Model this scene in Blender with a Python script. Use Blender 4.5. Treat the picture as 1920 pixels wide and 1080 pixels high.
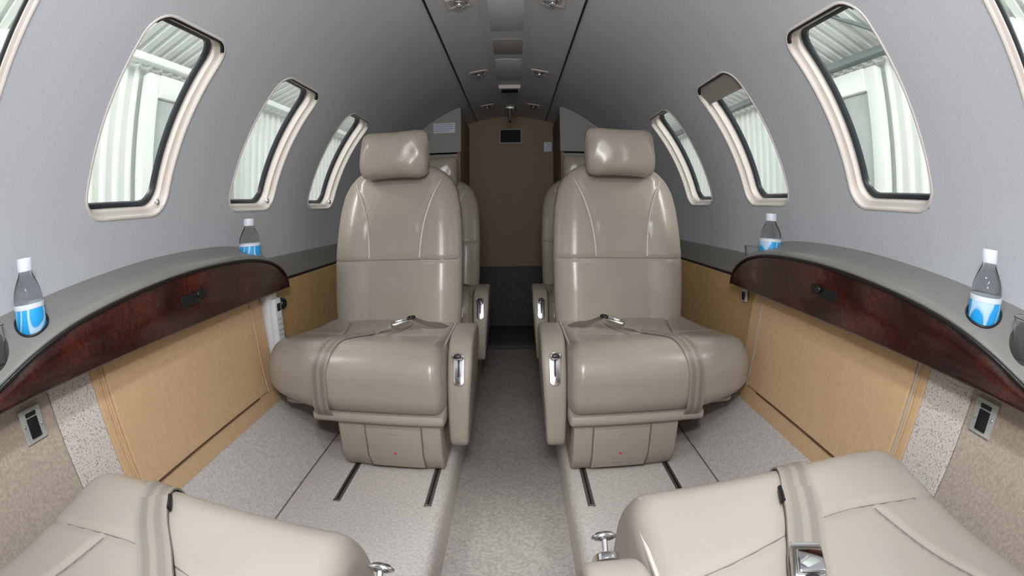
import bpy, bmesh, math, random
from mathutils import Vector, Matrix, noise
random.seed(7)
sc = bpy.context.scene
for o in list(bpy.data.objects): bpy.data.objects.remove(o)
PI = math.pi
# ---------------------------------------------------------------- camera, world, light, exposure
def cam_axes(yaw, pitch, roll):
    f = Vector((-math.sin(yaw)*math.cos(pitch), math.cos(yaw)*math.cos(pitch), -math.sin(pitch)))
    r = Vector((math.cos(yaw), math.sin(yaw), 0)); u = r.cross(f)
    c, s = math.cos(roll), math.sin(roll)
    return c*r+s*u, -s*r+c*u, f
cd = bpy.data.cameras.new('camera'); cam = bpy.data.objects.new('camera', cd)
sc.collection.objects.link(cam); sc.camera = cam
cd.type = 'PANO'
for holder in (cd, getattr(cd, 'cycles', None)):
    try:
        holder.panorama_type = 'FISHEYE_EQUISOLID'
        holder.fisheye_lens = 853/1920*36
        holder.fisheye_fov = math.radians(180)
    except Exception: pass
cd.sensor_width = 36; cd.sensor_height = 36*9/16; cd.sensor_fit = 'HORIZONTAL'
cd.clip_start = .01; cd.clip_end = 200
r_, u_, f_ = cam_axes(.0078, .1679, -.0091)
cam.matrix_world = Matrix(((r_.x, u_.x, -f_.x, .0193), (r_.y, u_.y, -f_.y, 0), (r_.z, u_.z, -f_.z, .1244), (0, 0, 0, 1)))
w = bpy.data.worlds.new('world'); sc.world = w; w.use_nodes = True
w.node_tree.nodes['Background'].inputs[0].default_value = (.93, .97, 1, 1)
w.node_tree.nodes['Background'].inputs[1].default_value = .8
sc.view_settings.view_transform = 'Standard'; sc.view_settings.look = 'None'
sc.view_settings.exposure = 0.0; sc.view_settings.gamma = 1
sc.view_settings.use_curve_mapping = False
def area(name, loc, target, sx, sy, power, col=(1, 1, 1)):
    l = bpy.data.lights.new(name, 'AREA'); l.shape = 'RECTANGLE'; l.size = sx; l.size_y = sy; l.energy = power; l.color = col
    o = bpy.data.objects.new(name, l); sc.collection.objects.link(o); o.location = loc
    o.rotation_euler = (Vector(target)-Vector(loc)).to_track_quat('-Z', 'Y').to_euler()
    return o
# daylight from the open forward end of the cabin (the entry door, behind the camera)
area('entry_daylight', (0, -1.35, .25), (0, 1, -.05), 1.0, .8, 13, (1, .98, .95))
# added fill lights under the ceiling, out of view, brightening the near seats
for sx in (-1, 1):
    area('near_seat_fill', (sx*.13, -.1, .69), (sx*.15, .5, 0), .14, .14, 3.4, (.92, .97, 1))
    l = area('cushion_fill', (sx*.13, .30, .70), (sx*.33, .22, -.2), .06, .06, 1.1, (.78, .88, 1)); l.data.spread = math.radians(75)  # added narrow beam, aimed to lift the near cushions
# the photographer's flash, held just above the lens
area('camera_flash', (.02, -.08, .40), (.0, 1.2, -.15), .10, .07, 4.8, (.98, .99, 1))
# added unseen fill lights for the hangar walls seen through the windows
for sx in (-1, 1):
    area('hangar_wall_fill', (sx*1.6, 5.5, 2.6), (sx*5, 5.5, 1.0), 12, .8, 95, (1, 1, .98))
    area('hangar_wall_fill', (sx*2.6, -1.5, 2.6), (sx*4.6, 4.0, 1.0), 1.5, 1.5, 270, (1, 1, .98))  # added slanting fill so the wall ribs pick up shading
# ---------------------------------------------------------------- materials
def mat(name, col, rough=.6, metal=0., spec=.5, coat=0., noise_scale=None, noise_amt=.0, bump=0., bump_scale=None, col2=None, detail=4, trans=0., ior=1.45):
    m = bpy.data.materials.new(name); m.use_nodes = True; nt = m.node_tree; b = nt.nodes['Principled BSDF']
    b.inputs['Base Color'].default_value = (*col, 1); b.inputs['Roughness'].default_value = rough
    b.inputs['Metallic'].default_value = metal; b.inputs['Specular IOR Level'].default_value = spec
    b.inputs['Coat Weight'].default_value = coat; b.inputs['Coat Roughness'].default_value = .04
    b.inputs['Transmission Weight'].default_value = trans; b.inputs['IOR'].default_value = ior
    if noise_scale or bump:
        tc = nt.nodes.new('ShaderNodeTexCoord')
    if noise_scale:
        n = nt.nodes.new('ShaderNodeTexNoise'); n.inputs['Scale'].default_value = noise_scale; n.inputs['Detail'].default_value = detail
        nt.links.new(tc.outputs['Object'], n.inputs['Vector'])
        r = nt.nodes.new('ShaderNodeValToRGB'); r.color_ramp.elements[0].position = .35; r.color_ramp.elements[1].position = .65
        c2 = col2 or tuple(min(1, c*(1+noise_amt)) for c in col); c1 = col if col2 else tuple(c*(1-noise_amt) for c in col)
        r.color_ramp.elements[0].color = (*c1, 1); r.color_ramp.elements[1].color = (*c2, 1)
        nt.links.new(n.outputs['Fac'], r.inputs['Fac']); nt.links.new(r.outputs['Color'], b.inputs['Base Color'])
    if bump:
        n2 = nt.nodes.new('ShaderNodeTexNoise'); n2.inputs['Scale'].default_value = bump_scale or 300; n2.inputs['Detail'].default_value = 3
        nt.links.new(tc.outputs['Object'], n2.inputs['Vector'])
        bp = nt.nodes.new('ShaderNodeBump'); bp.inputs['Strength'].default_value = bump; bp.inputs['Distance'].default_value = .002
        nt.links.new(n2.outputs['Fac'], bp.inputs['Height']); nt.links.new(bp.outputs['Normal'], b.inputs['Normal'])
    return m
M = {}
M['liner'] = mat('headliner', (.50, .51, .54), .85, spec=.2, noise_scale=260, noise_amt=.04, bump=.12, bump_scale=500)
M['ceil'] = mat('ceiling_panel', (.50, .505, .52), .7, spec=.3, noise_scale=300, noise_amt=.03)
M['leather'] = mat('beige_leather', (.310, .268, .224), .25, spec=.55, noise_scale=7, noise_amt=.03, bump=.10, bump_scale=170)
M['leather_seam'] = mat('leather_seam', (.15, .125, .105), .7)
M['piping'] = mat('leather_piping', (.46, .42, .37), .3)
M['pan'] = mat('seat_shell', (.325, .281, .235), .45)
M['carpet'] = mat('grey_carpet', (.50, .455, .43), .95, spec=.1, noise_scale=150, noise_amt=.13, bump=.6, bump_scale=420)
M['carpet_dark'] = mat('dark_carpet', (.085, .075, .075), .95, spec=.1, noise_scale=120, noise_amt=.25, bump=.6, bump_scale=420)
M['aisle'] = mat('aisle_carpet', (.40, .36, .335), .95, spec=.1, noise_scale=130, noise_amt=.16, bump=.6, bump_scale=420)
M['tan'] = mat('tan_panel', (.60, .395, .225), .6, spec=.3, noise_scale=90, noise_amt=.045, bump=.25, bump_scale=260)
M['tan_dark'] = mat('ochre_panel', (.43, .27, .12), .6, spec=.3, noise_scale=90, noise_amt=.05, bump=.25, bump_scale=260)
M['brown'] = mat('brown_bulkhead', (.25, .185, .13), .7, spec=.2, noise_scale=120, noise_amt=.05)
M['partition'] = mat('partition_grey', (.30, .285, .27), .7, spec=.25, noise_scale=200, noise_amt=.03)
M['taupe'] = mat('taupe_fabric', (.42, .345, .28), .9, spec=.1, noise_scale=190, noise_amt=.13)
M['groove'] = mat('groove', (.10, .06, .035), .9)
M['ledge'] = mat('ledge_vinyl', (.205, .192, .175), .32, spec=.45, noise_scale=9, noise_amt=.02, bump=.06, bump_scale=300)
M['dark'] = mat('dark_trim', (.012, .009, .008), .3)
M['black'] = mat('black_plastic', (.01, .01, .011), .35)
M['dullblack'] = mat('matte_black', (.018, .020, .022), .8, spec=.2)
M['seal'] = mat('rubber_seal', (.022, .026, .032), .35)
M['reveal'] = mat('window_surround', (.56, .50, .465), .42, spec=.4)
M['lip'] = mat('surround_lip', (.62, .57, .54), .35)
M['shade'] = mat('window_shade', (.30, .27, .25), .8)
M['chrome'] = mat('chrome', (.85, .85, .88), .10, metal=1)
M['steel'] = mat('brushed_steel', (.50, .49, .47), .33, metal=1)
M['rail'] = mat('rail_metal', (.20, .19, .18), .45, metal=.8)
M['plate'] = mat('grey_plate', (.42, .43, .41), .4)
M['white'] = mat('white_plastic', (.66, .66, .66), .4)
M['paper'] = mat('placard_paper', (.60, .63, .70), .6)
M['ink'] = mat('placard_ink', (.38, .42, .52), .6)
M['red'] = mat('red_mark', (.55, .03, .03), .5)
M['greymark'] = mat('faint_mark', (.30, .27, .24), .6)
M['lens'] = mat('light_lens', (.55, .57, .62), .12, metal=.9)
M['clear'] = mat('clear_plastic', (.93, .95, .96), .04, spec=.5, trans=1, ior=1.22)
M['cap'] = mat('bottle_cap', (.72, .75, .82), .4)
M['hwall'] = mat('hangar_metal', (.80, .82, .79), .5)
M['hdoor'] = mat('hangar_door_grey', (.42, .44, .43), .6, noise_scale=3, noise_amt=.05)
M['hbeam'] = mat('hangar_beam_grey', (.16, .18, .18), .5)
M['hfloor'] = mat('hangar_floor', (.45, .45, .44), .5)
def strap_mat():
    m = mat('belt_webbing', (.34, .285, .225), .38, spec=.5); nt = m.node_tree; b = nt.nodes['Principled BSDF']
    tc = nt.nodes.new('ShaderNodeUVMap'); tc.uv_map = 'UV'
    sp = nt.nodes.new('ShaderNodeSeparateXYZ'); nt.links.new(tc.outputs['UV'], sp.inputs[0])
    r = nt.nodes.new('ShaderNodeValToRGB'); cr = r.color_ramp; cr.interpolation = 'EASE'
    cols = [(0, .33), (.12, .31), (.2, .25), (.36, .25), (.44, .33), (.56, .33), (.64, .24), (.8, .24), (.88, .31), (1, .33)]
    cr.elements[0].position = 0; cr.elements[1].position = 1
    for e, (p, v) in zip((cr.elements[0], cr.elements[1]), (cols[0], cols[-1])): e.color = (v*.80, v*.69, v*.57, 1)
    for p, v in cols[1:-1]:
        e = cr.elements.new(p); e.color = (v*.80, v*.69, v*.57, 1)
    nt.links.new(sp.outputs['X'], r.inputs['Fac']); nt.links.new(r.outputs['Color'], b.inputs['Base Color'])
    return m
M['strap'] = strap_mat()
def wood():
    m = mat('burl_wood', (.04, .01, .007), .2, coat=.35); nt = m.node_tree; b = nt.nodes['Principled BSDF']
    tc = nt.nodes.new('ShaderNodeTexCoord'); n = nt.nodes.new('ShaderNodeTexNoise'); n.inputs['Scale'].default_value = 95
    n.inputs['Detail'].default_value = 8; n.inputs['Roughness'].default_value = .7; n.inputs['Distortion'].default_value = 1.2
    n3 = nt.nodes.new('ShaderNodeTexNoise'); n3.inputs['Scale'].default_value = 9; n3.inputs['Detail'].default_value = 3
    nt.links.new(tc.outputs['Object'], n.inputs['Vector']); nt.links.new(tc.outputs['Object'], n3.inputs['Vector'])
    mx = nt.nodes.new('ShaderNodeMath'); mx.operation = 'MULTIPLY'; nt.links.new(n.outputs['Fac'], mx.inputs[0]); nt.links.new(n3.outputs['Fac'], mx.inputs[1])
    r = nt.nodes.new('ShaderNodeValToRGB'); cr = r.color_ramp
    cr.elements[0].position = .14; cr.elements[0].color = (.012, .003, .003, 1)
    cr.elements[1].position = .42; cr.elements[1].color = (.10, .019, .009, 1)
    e = cr.elements.new(.27); e.color = (.045, .009, .006, 1)
    nt.links.new(mx.outputs[0], r.inputs['Fac']); nt.links.new(r.outputs['Color'], b.inputs['Base Color'])
    return m
M['wood'] = wood()
def speckle():
    m = mat('speckled_panel', (.60, .54, .49), .7, spec=.3); nt = m.node_tree; b = nt.nodes['Principled BSDF']
    tc = nt.nodes.new('ShaderNodeTexCoord'); v = nt.nodes.new('ShaderNodeTexNoise'); v.inputs['Scale'].default_value = 310; v.inputs['Detail'].default_value = 1
    nt.links.new(tc.outputs['Object'], v.inputs['Vector'])
    r = nt.nodes.new('ShaderNodeValToRGB'); cr = r.color_ramp
    cr.elements[0].position = .34; cr.elements[0].color = (.34, .28, .245, 1); cr.elements[1].position = .46; cr.elements[1].color = (.62, .56, .51, 1)
    nt.links.new(v.outputs['Fac'], r.inputs['Fac']); nt.links.new(r.outputs['Color'], b.inputs['Base Color'])
    return m
M['speckle'] = speckle()
def glass():
    m = bpy.data.materials.new('window_glass'); m.use_nodes = True; nt = m.node_tree; nt.nodes.clear()
    o = nt.nodes.new('ShaderNodeOutputMaterial'); t = nt.nodes.new('ShaderNodeBsdfTransparent'); t.inputs[0].default_value = (.93, .97, .95, 1)
    g = nt.nodes.new('ShaderNodeBsdfGlossy'); g.inputs['Roughness'].default_value = .03
    mx = nt.nodes.new('ShaderNodeMixShader'); lw = nt.nodes.new('ShaderNodeLayerWeight'); lw.inputs[0].default_value = .5
    pw = nt.nodes.new('ShaderNodeMath'); pw.operation = 'POWER'; pw.inputs[1].default_value = 5; nt.links.new(lw.outputs[1], pw.inputs[0])
    sc_ = nt.nodes.new('ShaderNodeMath'); sc_.operation = 'MULTIPLY_ADD'; sc_.inputs[1].default_value = .5; sc_.inputs[2].default_value = .03; nt.links.new(pw.outputs[0], sc_.inputs[0])
    nt.links.new(sc_.outputs[0], mx.inputs[0]); nt.links.new(t.outputs[0], mx.inputs[1]); nt.links.new(g.outputs[0], mx.inputs[2]); nt.links.new(mx.outputs[0], o.inputs[0])
    return m
M['glass'] = glass()
def label_mat():
    m = mat('bottle_label', (.02, .33, .72), .4); nt = m.node_tree; b = nt.nodes['Principled BSDF']
    tc = nt.nodes.new('ShaderNodeTexCoord'); wv = nt.nodes.new('ShaderNodeTexWave'); wv.inputs['Scale'].default_value = 16; wv.inputs['Distortion'].default_value = 9; wv.inputs['Detail'].default_value = 0
    nt.links.new(tc.outputs['Object'], wv.inputs['Vector'])
    r = nt.nodes.new('ShaderNodeValToRGB'); cr = r.color_ramp
    cr.elements[0].position = .80; cr.elements[0].color = (.015, .32, .70, 1); cr.elements[1].position = .95; cr.elements[1].color = (.45, .62, .80, 1)
    e = cr.elements.new(0); e.color = (.02, .36, .78, 1)
    nt.links.new(wv.outputs['Fac'], r.inputs['Fac']); nt.links.new(r.outputs['Color'], b.inputs['Base Color'])
    return m
M['label'] = label_mat()
# ---------------------------------------------------------------- helpers
def mk(name, V, Fc, m, parent=None, smooth=True, origin=(0, 0, 0), sub=0, fix=True, angle=None, uv=None):
    me = bpy.data.meshes.new(name); o = Vector(origin)
    me.from_pydata([Vector(v)-o for v in V], [], Fc)
    if uv:
        l = me.uv_layers.new(name='UV')
        for i, lp in enumerate(me.loops): l.data[i].uv = uv[lp.vertex_index]
    me.update()
    if fix:
        bm = bmesh.new(); bm.from_mesh(me); bmesh.ops.recalc_face_normals(bm, faces=bm.faces); bm.to_mesh(me); bm.free()
    if smooth:
        me.polygons.foreach_set('use_smooth', [True]*len(me.polygons))
        try: me.set_sharp_from_angle(angle=math.radians(angle or 50))
        except Exception: pass
    me.materials.append(M[m] if isinstance(m, str) else m)
    ob = bpy.data.objects.new(name, me); sc.collection.objects.link(ob)
    if parent: ob.parent = parent
    if parent is None and origin != (0, 0, 0): ob.location = origin
    if sub:
        s = ob.modifiers.new('s', 'SUBSURF'); s.levels = sub; s.render_levels = sub
    return ob
def tag(o, label=None, cat=None, group=None, kind=None):
    if label: o['label'] = label
    if cat: o['category'] = cat
    if group: o['group'] = group
    if kind: o['kind'] = kind
    return o
def thing(name, loc, label, cat, group=None, kind=None):
    o = bpy.data.objects.new(name, None); sc.collection.objects.link(o); o.location = loc; o.empty_display_size = .05
    return tag(o, label, cat, group, kind)
class MB:
    def __init__(s): s.V = []; s.F = []
    def add(s, V, F):
        n = len(s.V); s.V += [tuple(v) for v in V]; s.F += [tuple(i+n for i in f) for f in F]; return s
    def build(s, name, m, parent=None, **k): return mk(name, s.V, s.F, m, parent, **k)
def loft(rings, closed=True, cap=True):
    V = []; F = []; n = len(rings[0])
    for r in rings: V += [tuple(p) for p in r]
    for i in range(len(rings)-1):
        for j in range(n if closed else n-1):
            k = (j+1) % n; F.append((i*n+j, i*n+k, (i+1)*n+k, (i+1)*n+j))
    if cap and closed:
        F.append(tuple(range(n))[::-1]); F.append(tuple((len(rings)-1)*n+j for j in range(n)))
    return V, F
def box(x0, x1, y0, y1, z0, z1, b=.003):
    """bevelled box"""
    prof = rrect(y0, y1, z0, z1, b, 3)
    rings = []
    for x, ins in ((x0, b), (x0+b*.3, b*.3), (x0+b, 0), (x1-b, 0), (x1-b*.3, b*.3), (x1, b)):
        rings.append([(x, p[0], p[1]) for p in inset(prof, ins, ((y0+y1)/2, (z0+z1)/2), (y1-y0, z1-z0))])
    return loft(rings)
def rrect(a0, a1, b0, b1, r, n=4):
    if not isinstance(r, (tuple, list)): r = (r,)*4
    P = []
    for (cx, cy, a, rr) in ((a1, b0, -90, r[0]), (a1, b1, 0, r[1]), (a0, b1, 90, r[2]), (a0, b0, 180, r[3])):
        sx = -1 if cx == a1 else 1; sy = 1 if cy == b0 else -1
        for i in range(n+1):
            t = math.radians(a+90*i/n); P.append((cx+sx*rr+rr*math.cos(t), cy+sy*rr+rr*math.sin(t)))
    return P
def inset(P, d, c, size):
    if d == 0: return P
    kx = max(.02, 1-2*d/size[0]); ky = max(.02, 1-2*d/size[1])
    return [(c[0]+(p[0]-c[0])*kx, c[1]+(p[1]-c[1])*ky) for p in P]
def prism(prof, x0, x1, b=.006, n=4):
    """polygon profile (y,z) extruded in x, edges rounded by b"""
    m = len(prof); N = []
    area2 = sum(prof[i][0]*prof[(i+1) % m][1]-prof[(i+1) % m][0]*prof[i][1] for i in range(m))
    sg = 1 if area2 > 0 else -1
    for i in range(m):
        p, q, r = Vector(prof[i-1]), Vector(prof[i]), Vector(prof[(i+1) % m])
        e1 = (q-p).normalized(); e2 = (r-q).normalized()
        nn = Vector((-(e1.y+e2.y), e1.x+e2.x))*sg
        if nn.length < 1e-6: nn = Vector((-e1.y, e1.x))*sg
        nn.normalize(); c = max(.35, nn.dot(Vector((-e1.y, e1.x))*sg)); N.append(nn/c)
    rings = []
    seq = [(x0+b*(1-math.cos(t)), b*(1-math.sin(t))) for t in [PI/2*i/n for i in range(n+1)]]
    seq += [(x1-b*(1-math.cos(t)), b*(1-math.sin(t))) for t in [PI/2*(n-i)/n for i in range(n+1)]]
    for x, d in seq: rings.append([(x, prof[i][0]+N[i].x*d, prof[i][1]+N[i].y*d) for i in range(m)])
    return loft(rings)
def smooth_poly(P, it=2):
    for _ in range(it):
        Q = []
        for i in range(len(P)):
            a, b = Vector(P[i]), Vector(P[(i+1) % len(P)]); Q += [tuple(a*.75+b*.25), tuple(a*.25+b*.75)]
        P = Q
    return P
def crom(P, n=8):
    P = [Vector(p) for p in P]; out = []
    for i in range(len(P)-1):
        p0 = P[max(0, i-1)]; p1 = P[i]; p2 = P[i+1]; p3 = P[min(len(P)-1, i+2)]
        for k in range(n):
            t = k/n; out.append(.5*((2*p1)+(p2-p0)*t+(2*p0-5*p1+4*p2-p3)*t*t+(3*p1-p0-3*p2+p3)*t**3))
    out.append(P[-1]); return out
def tube(P, r, n=8, closed=False, flat=1.0):
    P = [Vector(p) for p in P]; rings = []; L = len(P); prev = None
    for i, p in enumerate(P):
        if closed: t = P[(i+1) % L]-P[i-1]
        else: t = P[min(L-1, i+1)]-P[max(0, i-1)]
        t.normalize()
        if prev is None: u = t.orthogonal().normalized()
        else: u = (prev-t*prev.dot(t)).normalized()
        prev = u; v = t.cross(u); rr = r[i] if isinstance(r, (list, tuple)) else r
        rings.append([p+(u*math.cos(2*PI*k/n)+v*math.sin(2*PI*k/n)*flat)*rr for k in range(n)])
    if closed:
        rings.append(rings[0]); V, F = loft(rings, cap=False); return V, F
    return loft(rings)
def lathe(prof, c=(0, 0, 0), n=32, axis='z'):
    rings = []
    for r, z in prof:
        if axis == 'z': rings.append([(c[0]+r*math.cos(2*PI*k/n), c[1]+r*math.sin(2*PI*k/n), c[2]+z) for k in range(n)])
        elif axis == 'x': rings.append([(c[0]+z, c[1]+r*math.cos(2*PI*k/n), c[2]+r*math.sin(2*PI*k/n)) for k in range(n)])
        else: rings.append([(c[0]+r*math.cos(2*PI*k/n), c[1]+z, c[2]+r*math.sin(2*PI*k/n)) for k in range(n)])
    return loft(rings)
def sph(c, rx, ry, rz, n=16):
    rings = []
    for i in range(n//2+1):
        t = PI*(i+.02)/(n/2+.04)
        rings.append([(c[0]+rx*math.sin(t)*math.cos(2*PI*k/n), c[1]+ry*math.sin(t)*math.sin(2*PI*k/n), c[2]+rz*math.cos(t)) for k in range(n)])
    return loft(rings)
def ribbon(P, side, w, t=.0015, m=5):
    """webbing: P centre points, side(i) unit width vector, closed thin strip with uv across"""
    P = [Vector(p) for p in P]; V = []; F = []; UV = []
    n = len(P)
    for i, p in enumerate(P):
        tg = (P[min(n-1, i+1)]-P[max(0, i-1)]).normalized(); s = Vector(side(i) if callable(side) else side); s = (s-tg*s.dot(tg)).normalized()
        nn = s.cross(tg)
        for k in range(m): V.append(p+s*w*(k/(m-1)-.5)+nn*t); UV.append((k/(m-1), i/n))
        for k in range(m): V.append(p+s*w*(.5-k/(m-1))-nn*t); UV.append((1-k/(m-1), i/n))
    q = 2*m
    for i in range(n-1):
        for j in range(q): k = (j+1) % q; F.append((i*q+j, i*q+k, (i+1)*q+k, (i+1)*q+j))
    F.append(tuple(range(q))[::-1]); F.append(tuple((n-1)*q+j for j in range(q)))
    return V, F, UV
# ---------------------------------------------------------------- cabin constants (circle centre of the fuselage is the origin of z)
R = .74
Y0, YB = -1.3, 2.85
FLOOR, AISLE = -.52, -.626
PITCH, WC0, WHW = .4985, .1205, .1215      # window centres WC0 + k*PITCH
PH0, PH1 = .222, .738                      # window opening, angle above the horizontal
def cyl(s, Y, ph, r=R): return (s*r*math.cos(ph), Y, r*math.sin(ph))
def rr_pts(hw, hh, rad, n=64, p=0):
    """n points of a rounded rectangle, by even angle of the superposed outline"""
    out = []
    dense = rrect(-hw, hw, -hh, hh, rad, 14)
    L = []; tot = 0
    for i in range(len(dense)):
        a, b = Vector(dense[i]), Vector(dense[(i+1) % len(dense)]); L.append((a-b).length); tot += L[-1]
    for k in range(n):
        d = tot*k/n; i = 0
        while d > L[i]: d -= L[i]; i += 1
        a, b = Vector(dense[i]), Vector(dense[(i+1) % len(dense)]); out.append(a.lerp(b, d/max(L[i], 1e-9)))
    return out
def rect_ray(P, x0, x1, y0, y1):
    out = []
    for p in P:
        t = 1e9
        if p.x > 1e-9: t = min(t, x1/p.x)
        if p.x < -1e-9: t = min(t, x0/p.x)
        if p.y > 1e-9: t = min(t, y1/p.y)
        if p.y < -1e-9: t = min(t, y0/p.y)
        out.append(Vector((p.x*t, p.y*t)))
    # snap the nearest points onto the corners
    for c in ((x0, y0), (x1, y0), (x1, y1), (x0, y1)):
        k = min(range(len(out)), key=lambda i: (out[i]-Vector(c)).length); out[k] = Vector(c)
    return out
def wall(side):
    s = -1 if side == 'left' else 1
    B = MB()
    def patch(y0, y1, p0, p1, ny, np_):
        V = [cyl(s, y0+(y1-y0)*i/ny, p0+(p1-p0)*j/np_) for i in range(ny+1) for j in range(np_+1)]
        F = [(i*(np_+1)+j, (i+1)*(np_+1)+j, (i+1)*(np_+1)+j+1, i*(np_+1)+j+1) for i in range(ny) for j in range(np_)]
        B.add(V, F)
    cA, cB = .12, .83
    patch(Y0, YB, -.06, cA, 40, 8); patch(Y0, YB, cB, 1.276, 40, 20)
    patch(Y0, WC0-PITCH/2, cA, cB, 12, 30); patch(WC0+3.5*PITCH, YB, cA, cB, 12, 30)
    phc = (PH0+PH1)/2; hh = (PH1-PH0)/2*R
    for k in range(4):
        yc = WC0+k*PITCH
        inner = rr_pts(WHW, hh, .046, 96); outer = rect_ray(inner, -PITCH/2, PITCH/2, (cA-phc)*R, (cB-phc)*R)
        rings = []
        for q in range(13):
            t = q/12; rings.append([cyl(s, yc+a.lerp(b, t).x, phc+a.lerp(b, t).y/R) for a, b in zip(inner, outer)])
        V, F = loft(rings, cap=False); B.add(V, F)
    o = B.build('wall_'+side, 'liner', fix=False, angle=80)
    return tag(o, kind='structure')
wall('left'); wall('right')
# window units: lip, reveal, seal, pane, latch; the shade stays up in its pocket or a little down
WN = 1
def window(s, k):
    global WN
    yc = WC0+k*PITCH; phc = (PH0+PH1)/2; hh = (PH1-PH0)/2*R; side = 'left' if s < 0 else 'right'
    root = bpy.data.objects.new('window_%d' % WN, None); WN += 1; sc.collection.objects.link(root)
    org = cyl(s, yc, phc); root.location = org; tag(root, kind='structure')
    def ring(hw, h2, rad, r, dp=0, n=96): return [cyl(s, yc+p.x, phc+dp+p.y/R, r) for p in rr_pts(hw, h2, rad, n)]
    def shell(name, spec, m, ang=60):
        rings = [ring(WHW+a, hh+b, rd, R+d, dp/R) for a, b, rd, d, dp in spec]
        V, F = loft(rings, cap=False)
        if s > 0: F = [f[::-1] for f in F]
        return mk(name, V, F, m, root, origin=org, fix=False, angle=ang)
    shell('frame_lip', [(.005, .005, .050, .001, 0), (.0035, .0035, .049, -.002, 0), (.0005, .0005, .046, -.0025, 0), (-.002, -.002, .044, .0, 0), (-.0025, -.0025, .044, .005, 0)], 'lip', 80)
    shell('window_frame', [(-.0025, -.0025, .044, .005, 0), (-.003, -.006, .044, .016, 0), (-.008, -.010, .041, .019, 0), (-.007, -.012, .040, .032, 0), (-.001, -.012, .040, .037, 0), (.000, -.013, .040, .054, 0)], 'reveal')
    shell('rubber_seal', [(.001, -.012, .040, .050, 0), (.000, -.013, .039, .046, 0), (-.007, -.020, .034, .048, 0), (-.009, -.022, .033, .053, 0), (-.009, -.022, .033, .062, 0)], 'seal')
    n = 96
    P0 = rr_pts(WHW-.002, hh-.015, .037, n); rg = []
    for t in (1, .75, .5, .25, .02): rg.append([cyl(s, yc+p.x*t, phc+p.y*t/R, R+.057) for p in P0])
    V, F = loft(rg, cap=False); F.append(tuple(4*n+j for j in range(n)))
    if s < 0: F = [f[::-1] for f in F]
    mk('pane', V, F, 'glass', root, origin=org, fix=False, angle=80)
    # dark shade pocket under the upper lip
    P0 = [p for p in rr_pts(WHW-.001, hh-.001, .045, 200) if p.y > hh-.020]; P0.sort(key=lambda p: p.x)
    V, F = tube([cyl(s, yc+p.x, phc+p.y/R, R+.0045) for p in P0], .0062, 8)
    mk('shade_pocket', V, F, 'dark' if k != 3 else 'shade', root, origin=org)
    if s > 0 and k == 2:
        dd = .052
        rings = []
        for (pp, rr_) in ((PH1-.010, R+.004), (PH1-.012-dd/R*.9, R+.008), (PH1-.012-dd/R, R+.006), (PH1-.012-dd/R, R+.016), (PH1-.010, R+.014)):
            rings.append([cyl(s, yc-WHW+.014+(2*WHW-.028)*i/16, pp-(0 if abs(i/8-1) < .8 else .012) if pp > PH1-.02 else pp, rr_) for i in range(17)])
        V, F = loft(rings, closed=False, cap=False); mk('shade', V, F, 'shade', root, origin=org)
    # small chrome shade latch in the lower aft corner (left side) or forward corner (right side)
    c = cyl(s, yc+(WHW-.026 if s < 0 else -WHW+.014), PH0+.035 if s < 0 else PH0+.012, R+.006)
    if k != 2 or s > 0 or True:
        V, F = sph(c, .007, .007, .009, 12); mk('shade_latch', V, F, 'chrome', root, origin=org)
for s in (-1, 1):
    for k in range(4): window(s, k)
# ceiling centre panel (arch between the dark gaps), with recessed middle
B = MB(); W = .212
sec = []
phs = [PI/2+ (W/R)*(1-2*i/24)*1.012 for i in range(25)]
for ph in phs:
    x = R*math.cos(ph); z = R*math.sin(ph)
    if abs(x) < .058: z += .0
    sec.append((x, z))
rings = []
ys = [Y0+(YB-Y0)*i/30 for i in range(31)]
for y in ys: rings.append([(x, y, z-.004) for x, z in sec])
V, F = loft(rings, closed=False, cap=False)
tag(mk('ceiling', V, F, 'ceil', fix=False, angle=80), kind='structure')
n_tr = 1
def trim(V, F, m, **k):
    global n_tr
    o = mk('trim_%d' % n_tr, V, F, m, **k); n_tr += 1; return tag(o, kind='structure')
for s in (-1, 1):      # dark shadow gaps along the ceiling panel
    rings = []
    for y in ys: rings.append([(s*.2115, y, .704), (s*.2175, y, .703), (s*.2175, y, .712), (s*.2115, y, .713)])
    V, F = loft(rings); trim(V, F, 'dark', smooth=False)
# centre ceiling panels (raised frame lines)
def ceil_z(x): return math.sqrt(R*R-x*x)-.004
for s in (-1, 1):
    for xx in (.056, .072):
        rings = [[(s*xx, y, ceil_z(xx)-.003), (s*(xx+.004), y, ceil_z(xx)-.003), (s*(xx+.004), y, ceil_z(xx)+.003), (s*xx, y, ceil_z(xx)+.003)] for y in (Y0, 2.05)]
        V, F = loft(rings); trim(V, F, 'ceil', smooth=False)
CP = [(1.17, 1.42, 'ceil'), (1.50, 1.66, 'partition'), (1.72, 2.02, 'ceil')]
for i, (a, b, m) in enumerate(CP):
    V, F = box(-.052, .052, a, b, ceil_z(.05)-.0008, ceil_z(0)+.002, .001)
    o = mk('ceiling_hatch', V, F, m, origin=(0, (a+b)/2, .73)); o.location = (0, (a+b)/2, .73)
    tag(o, ['flush grey ceiling hatch nearest the top edge of the picture', 'small brownish ceiling hatch between the two grey hatches', 'flush grey ceiling hatch just before the small framed ceiling sign'][i], 'ceiling hatch', 'hatches along the ceiling centre')
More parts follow.
